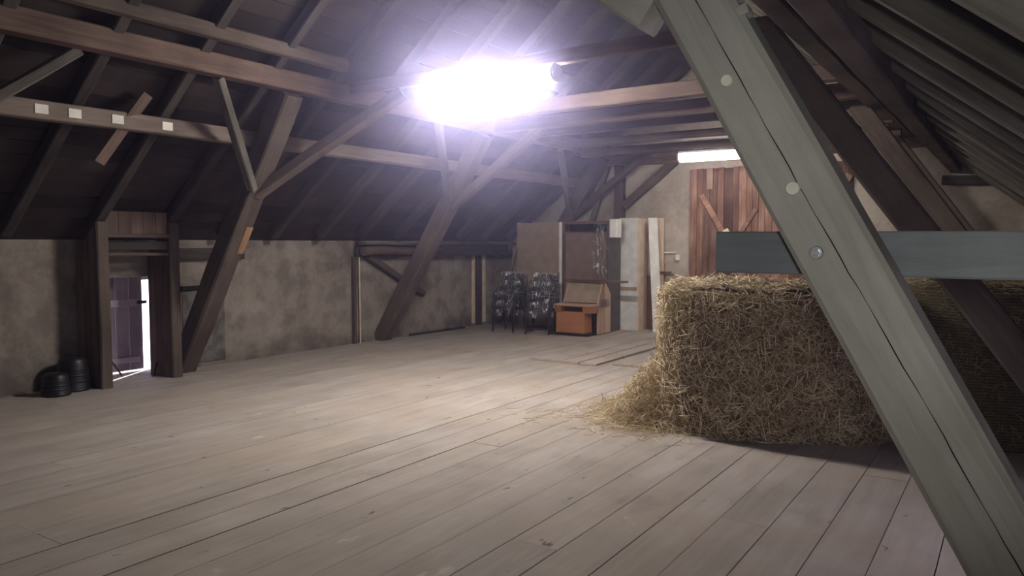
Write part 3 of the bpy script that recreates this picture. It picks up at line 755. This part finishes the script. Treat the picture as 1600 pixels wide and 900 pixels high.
# chairs wrapped in film
def chair_parts(root, legs=True, arms=False):
    ps = []
    def seat_vf():
        n = 8; v = []; f = []
        for j in range(n+1):
            for i in range(n+1):
                u, w = i/n*2-1, j/n*2-1
                ed = max(abs(u), abs(w)); z = .47 + .035*(1-ed**4)
                v.append((u*.235, w*.24, z))
        b0 = len(v)
        for j in range(n+1):
            for i in range(n+1):
                u, w = i/n*2-1, j/n*2-1; v.append((u*.225, w*.23, .40))
        for j in range(n):
            for i in range(n):
                q = j*(n+1)+i; f.append((q, q+1, q+n+2, q+n+1)); f.append((b0+q, b0+q+n+1, b0+q+n+2, b0+q+1))
        edge = [i for i in range(n+1)] + [(j)*(n+1)+n for j in range(1, n+1)] + [n*(n+1)+i for i in range(n-1, -1, -1)] + [j*(n+1) for j in range(n-1, 0, -1)]
        for a, c in zip(edge, edge[1:]+edge[:1]): f.append((a, b0+a, b0+c, c))
        return v, f
    v, f = seat_vf(); ps.append(local(mesh('seat', v, f, M['black_fabric'], root, smooth=False)))
    pr = []
    for k in range(9):
        t = math.pi*k/8; pr.append((.225*math.cos(t)*(1 if abs(math.cos(t)) < .99 else 1), .78+.11*math.sin(t)))
    pr += [(-.215, .5), (.215, .5)]
    v, f = prism(pr, 0, .06, 'y')
    v = [(p[0], p[1]+.2+(p[2]-.5)*.13 + .04*(p[0]/.22)**2*-1, p[2]) for p in v]
    ps.append(local(mesh('backrest', v, f, M['black_fabric'], root)))
    for sx in (-1, 1):
        for sy in (-1, 1):
            v, f = tubevf([(sx*.2, sy*.2, .41), (sx*.205, sy*.215, .2), (sx*.21, sy*.23, 0)], [.024, .021, .016], 6)
            ps.append(local(mesh('leg', v, f, M['black_metal'], root)))
    for sx in (-1, 1):
        v, f = tubevf([(sx*.205, .2, .4), (sx*.19, .235, .6), (sx*.18, .255, .74)], .016, 6)
        ps.append(local(mesh('back_post', v, f, M['black_metal'], root)))
    return ps
def add_film(root, seed):
    v = []; f = []; n = 26; lv = 9
    for j in range(lv+1):
        z = .30 + .62*j/lv
        for k in range(n):
            t = 2*math.pi*k/n; c, s = math.cos(t), math.sin(t)
            rx = .27*(abs(c)**.35)*(1 if c > 0 else -1); ry = .27*(abs(s)**.35)*(1 if s > 0 else -1)
            if z > .56 and ry < 0: ry = ry*(1-min(1, (z-.56)/.14)) + .12*min(1, (z-.56)/.14)
            nn = .028*mnoise.noise(Vector((c*4, s*4+seed, z*9)))
            v.append((rx*(1+nn*3), ry*1.0+.02+nn*1.6, z+nn*.6))
    for j in range(lv):
        for k in range(n): f.append((j*n+k, j*n+(k+1) % n, (j+1)*n+(k+1) % n, (j+1)*n+k))
    return local(mesh('plastic_film', v, f, M['film'], root))
def copy_thing(o, loc, rz, lb):
    c = o.copy(); COL.objects.link(c); c.location = loc; c.rotation_euler = (0, 0, rz); c['label'] = lb
    for ch_ in list(o.children):
        d_ = ch_.copy(); COL.objects.link(d_); d_.parent = c
    return c
ch0 = empty('chair', (-7.02, 11.52, 0), math.radians(16)); tag(ch0, 'black upholstered chair wrapped in shiny film, lower one of the right stack', 'chair', 'film-wrapped black chairs')
chair_parts(ch0); add_film(ch0, 1)
copy_thing(ch0, (-7.0, 11.55, .155), math.radians(16), 'black upholstered chair wrapped in shiny film, upper one of the right stack')
copy_thing(ch0, (-7.69, 11.52, 0), math.radians(4), 'black upholstered chair in dull film, lower one of the left stack')
copy_thing(ch0, (-7.69, 11.55, .155), math.radians(4), 'black upholstered chair in dull film, upper one of the left stack')

# ------------------------------------------------------------------ straw bales
DIR = Vector((.92, .39, 0)).normalized(); NRM = Vector((-.39, .92, 0)).normalized()
def sup(t, a, b_, n):
    c, s = math.cos(t), math.sin(t)
    return (a*math.copysign(abs(c)**(2/n), c), b_*math.copysign(abs(s)**(2/n), s))
def bale_surface(a, b_, h, n, seed, rough=.03, mound=.05, edge=.09):
    """returns f(t, s): point on the bale skin; s runs 0 bottom .. 1 top edge .. 2 centre of the top"""
    def P(t, s):
        x, y = sup(t, a, b_, n)
        if s <= 1:
            z = h*s; k = 1.0
            k -= .05*max(0, (.12-s)/.12)
            e = max(0, (z-(h-edge))/edge); k -= (edge/a)*(1-math.sqrt(max(0, 1-e*e)))
            v = Vector((x*k, y*k, z))
        else:
            k = (2-s)*(1-edge/a); v = Vector((x*k, y*k, h + mound*(1-k*k)))
        d = mnoise.noise(v*3.1+Vector((seed, 0, 0)))*rough*1.3 + mnoise.noise(v*9+Vector((0, seed, 0)))*rough*.6
        dr_ = Vector((x, y, 0)).normalized() if s <= 1 else Vector((0, 0, 1))
        if s <= .02: d *= .3; 
        return v + dr_*d
    return P
def bale_body(P, nt=96, ns=26, ntop=10):
    v = []; f = []
    ss = [i/ns for i in range(ns+1)] + [1+.97*(i+1)/ntop for i in range(ntop)]
    for s in ss:
        for k in range(nt): v.append(P(2*math.pi*k/nt, s))
    for j in range(len(ss)-1):
        for k in range(nt): f.append((j*nt+k, j*nt+(k+1) % nt, (j+1)*nt+(k+1) % nt, (j+1)*nt+k))
    f.append(tuple(range(nt))[::-1]); f.append(tuple(range((len(ss)-1)*nt, len(ss)*nt)))
    return v, f
def ribbon(v, f, c, d, n, ln, w, bend):
    """one stalk: a thin three-sided straw, bent in the middle"""
    d = d.normalized(); s = d.cross(n)
    if s.length < 1e-4: s = d.orthogonal()
    s.normalize(); n = s.cross(d)
    base = len(v)
    for t, k in ((-.5, 0), (0, bend), (.5, 0)):
        p = c + d*(ln*t) + n*k
        v += [tuple(p - s*w), tuple(p + s*w), tuple(p + n*w*1.3)]
    for i in (0, 3):
        for k in range(3):
            f.append((base+i+k, base+i+(k+1) % 3, base+i+3+(k+1) % 3, base+i+3+k))
def strands(P, ab, count, seed, tr, smax=1.9, lmin=.05, lmax=.2, w=.0022, out=.35, wt=None, vert=0.0):
    r = random.Random(seed); v = []; f = []; k = 0
    tt = [tr[0]+(tr[1]-tr[0])*i/12000 for i in range(12001)]; acc = [0]
    for q0, q1 in zip(tt[:-1], tt[1:]):
        a0, a1 = sup(q0, *ab), sup(q1, *ab); acc.append(acc[-1]+math.hypot(a1[0]-a0[0], a1[1]-a0[1]))
    while k < count:
        t = tt[min(12000, bisect.bisect(acc, r.random()*acc[-1]))]; s = r.uniform(0.0, smax)
        if s > 1 and r.random() > (2-s): continue
        if wt and r.random() > wt(t, s): continue
        p = P(t, s); p1 = P(t+.02, s); p2 = P(t, s+.02)
        n = (p1-p).cross(p2-p)
        if n.length < 1e-9: continue
        n.normalize(); tu = (p1-p).normalized(); tv = n.cross(tu)
        a = r.uniform(0, 2*math.pi)
        d = tu*math.cos(a) + tv*math.sin(a)*(1+vert) + n*r.gauss(0, out*.6)
        ln = r.uniform(lmin, lmax)*(r.random()*.6+.5)
        c = p + n*(.004 + abs(r.gauss(0, .012)) + abs(d.dot(n))*ln*.3)
        if c.z < .006: c.z = .006
        ribbon(v, f, c, d, n, ln, w*r.uniform(.6, 1.35), r.uniform(-.02, .025)*ln*1.6)
        k += 1
    return v, f

def bale(center, a, b_, h, n, seed, mat, smat, cnt, lb, tr, wt=None, **k):
    rz = math.atan2(DIR.y, DIR.x)
    root = empty('straw_bale', center, rz); tag(root, lb, 'straw bale', 'big straw bales')
    P = bale_surface(a, b_, h, n, seed)
    v, f = bale_body(P); local(mesh('packed_body', v, f, mat, root, smooth=True))
    v, f = strands(P, (a, b_, n), cnt, seed, tr, wt=wt, **k)
    s = local(mesh('surface_straw', v, f, smat, root)); s['kind'] = 'stuff'
    return root
C1 = Vector((-1.77, 6.93, 0)); C2 = C1 + DIR*1.8
bale(C1, .99, .78, 1.2, 3.0, 3, M['bale'], M['straw'], 21000, 'big golden straw bale with frayed left corner, behind the foreground strut',
     (math.radians(130), math.radians(395)), out=.4, lmax=.19)
bale(C2, .82, .78, 1.24, 2.6, 8, M['bale_net'], M['straw_dull'], 3500, 'darker net-wrapped straw bale right of the foreground strut',
     (math.radians(150), math.radians(350)), out=.12, lmax=.14, w=.0018)

# heap of loose straw at the left foot of the bale, thinning out over the floor
r = random.Random(21); v = []; f = []
H0 = Vector((-2.72, 6.72, 0))
def heap_h(x, y):
    dx, dy = x-H0.x, y-H0.y
    u = dx*DIR.x+dy*DIR.y; w = dx*NRM.x+dy*NRM.y
    g = math.exp(-((u/.27)**2 + (w/.45)**2))*.44
    g2 = math.exp(-(((u-.35)/.55)**2 + ((w+.33)/.2)**2))*.12
    g3 = math.exp(-(((u+.25)/.25)**2 + ((w-.05)/.4)**2))*.11
    return max(g+g2+g3-.018, 0)
nv = 46
for j in range(nv+1):
    for i in range(nv+1):
        x = H0.x-1.0+2.4*i/nv; y = H0.y-1.1+2.1*j/nv; z = heap_h(x, y)
        v.append((x, y, (z + mnoise.noise(Vector((x*9, y*9, 0)))*.02*min(1, z*12)) if z > .004 else -.03))
for j in range(nv):
    for i in range(nv):
        q = j*(nv+1)+i
        if max(v[q][2], v[q+1][2], v[q+nv+1][2], v[q+nv+2][2]) > .0: f.append((q, q+1, q+nv+2, q+nv+1))
root = empty('loose_straw', H0); tag(root, 'heap of loose golden straw spilling onto the floor at the left foot of the bale', 'straw', kind='stuff')
hb = mesh('heap_body', v, f, M['bale'], root, smooth=True); hb['kind'] = 'stuff'
v = []; f = []
k = 0
while k < 8500:
    u = r.gauss(-.0, .27); w = r.gauss(-.0, .33)
    if k > 7000: u = r.gauss(.25, .5); w = r.gauss(-.42, .2)
    if k > 8150: u = r.gauss(0, .5); w = r.gauss(-.3, .4)
    p = H0 + DIR*u + NRM*w
    h = heap_h(p.x, p.y)
    e = .01
    n = Vector((heap_h(p.x-e, p.y)-heap_h(p.x+e, p.y), heap_h(p.x, p.y-e)-heap_h(p.x, p.y+e), 2*e)).normalized()
    a = r.uniform(0, 2*math.pi); d = Vector((math.cos(a), math.sin(a), 0)); d = (d - n*d.dot(n)).normalized() + n*r.gauss(0, .28 if h > .03 else .05)
    ln = r.uniform(.05, .2)
    c = Vector((p.x, p.y, h)) + n*(.006 + abs(r.gauss(0, .012 if h > .02 else .004)) + abs(d.dot(n))*ln*.3)
    ribbon(v, f, c, d, n, ln, .0022*r.uniform(.6, 1.3), r.uniform(-.02, .02)*ln*1.6); k += 1
# a few stalks sticking up at the tip
for k in range(10):
    p = H0 + DIR*r.uniform(-.62, -.45) + NRM*r.uniform(-.1, .25)
    d = Vector((r.uniform(-.5, .5), r.uniform(-.4, .4), 1)); ribbon(v, f, p+Vector((0, 0, .07)), d, Vector((1, 0, 0)), r.uniform(.1, .2), .002, .01)
s = mesh('loose_stalks', v, f, M['straw'], root); s['kind'] = 'stuff'

# ------------------------------------------------------------------ dusty air filling the loft, lamp glow shaped into it
hz = bpy.data.materials.new('dusty_air_glow'); hz.use_nodes = True
nt = hz.node_tree; nt.nodes.remove(nt.nodes['Principled BSDF'])
vs = nt.nodes.new('ShaderNodeVolumeScatter'); vs.inputs['Color'].default_value = (.6, .57, 1, 1)
vs.inputs['Anisotropy'].default_value = .6
# density raised around the nearer lamp to shape its bluish glow
gp = nt.nodes.new('ShaderNodeNewGeometry')
vd = nt.nodes.new('ShaderNodeVectorMath'); vd.operation = 'SUBTRACT'; vd.inputs[1].default_value = (-4.5, 6.2, 4.0)
vq = nt.nodes.new('ShaderNodeVectorMath'); vq.operation = 'MULTIPLY'; vq.inputs[1].default_value = (.8, 1, 1)
ve = nt.nodes.new('ShaderNodeVectorMath'); ve.operation = 'LENGTH'
mm = nt.nodes.new('ShaderNodeMapRange'); mm.interpolation_type = 'SMOOTHERSTEP'
mm.inputs['From Min'].default_value = 3.3; mm.inputs['From Max'].default_value = 0; mm.inputs['To Min'].default_value = .005; mm.inputs['To Max'].default_value = .13
nt.links.new(gp.outputs['Position'], vd.inputs[0]); nt.links.new(vd.outputs[0], vq.inputs[0]); nt.links.new(vq.outputs[0], ve.inputs[0])
nt.links.new(ve.outputs['Value'], mm.inputs['Value']); nt.links.new(mm.outputs[0], vs.inputs['Density'])
nt.links.new(vs.outputs[0], nt.nodes['Material Output'].inputs['Volume'])
v, f = prism([(XL-.42, -.06), (XR+.38, -.06), (XR+.38, roof_r(XR+.38)+.05), (XM, ZR+.05), (XL-.42, roof_l(XL-.42)+.05)], YB-.35, YG+.35, 'y')
o = mesh('haze', v, f, hz); tag(o, 'bluish dusty haze shaped to glow around the lamps', 'haze', kind='stuff')

# ------------------------------------------------------------------ light, camera, world
w = bpy.data.worlds.new('World'); SC.world = w; w.use_nodes = True
bg = w.node_tree.nodes['Background']; bg.inputs['Color'].default_value = (.76, .7, 1, 1); bg.inputs['Strength'].default_value = 8

fd = bpy.data.lights.new('phone_flash', 'SPOT'); fd.energy = 95; fd.shadow_soft_size = .05; fd.spot_size = math.radians(78); fd.spot_blend = .8; fd.color = (1, .98, .92)
fo = bpy.data.objects.new('phone_flash', fd); COL.objects.link(fo); fo.location = (.1, -.12, 1.7)
fo.rotation_euler = (math.radians(101), 0, math.radians(6))

sd_ = bpy.data.lights.new('sun', 'SUN'); sd_.energy = 24; sd_.angle = .02; sd_.color = (1, .97, 1)
so = bpy.data.objects.new('sun', sd_); COL.objects.link(so)
so.rotation_euler = Vector((.5, -.8, -.42)).to_track_quat('-Z', 'Y').to_euler()

cam = bpy.data.cameras.new('camera'); co = bpy.data.objects.new('camera', cam); COL.objects.link(co)
cam.sensor_width = 36; cam.lens = 36*1192/1600; cam.clip_start = .02
co.location = (0, 0, 1.6); co.rotation_euler = (math.radians(90-3.36), 0, math.radians(33.5))
SC.camera = co
SC.view_settings.view_transform = 'Standard'; SC.view_settings.look = 'None'; SC.view_settings.exposure = 0
SC.cycles.max_bounces = 6; SC.cycles.volume_bounces = 0; SC.cycles.volume_step_rate = .7; SC.cycles.use_adaptive_sampling = True; SC.cycles.adaptive_threshold = .03
SC.cycles.use_denoising = True
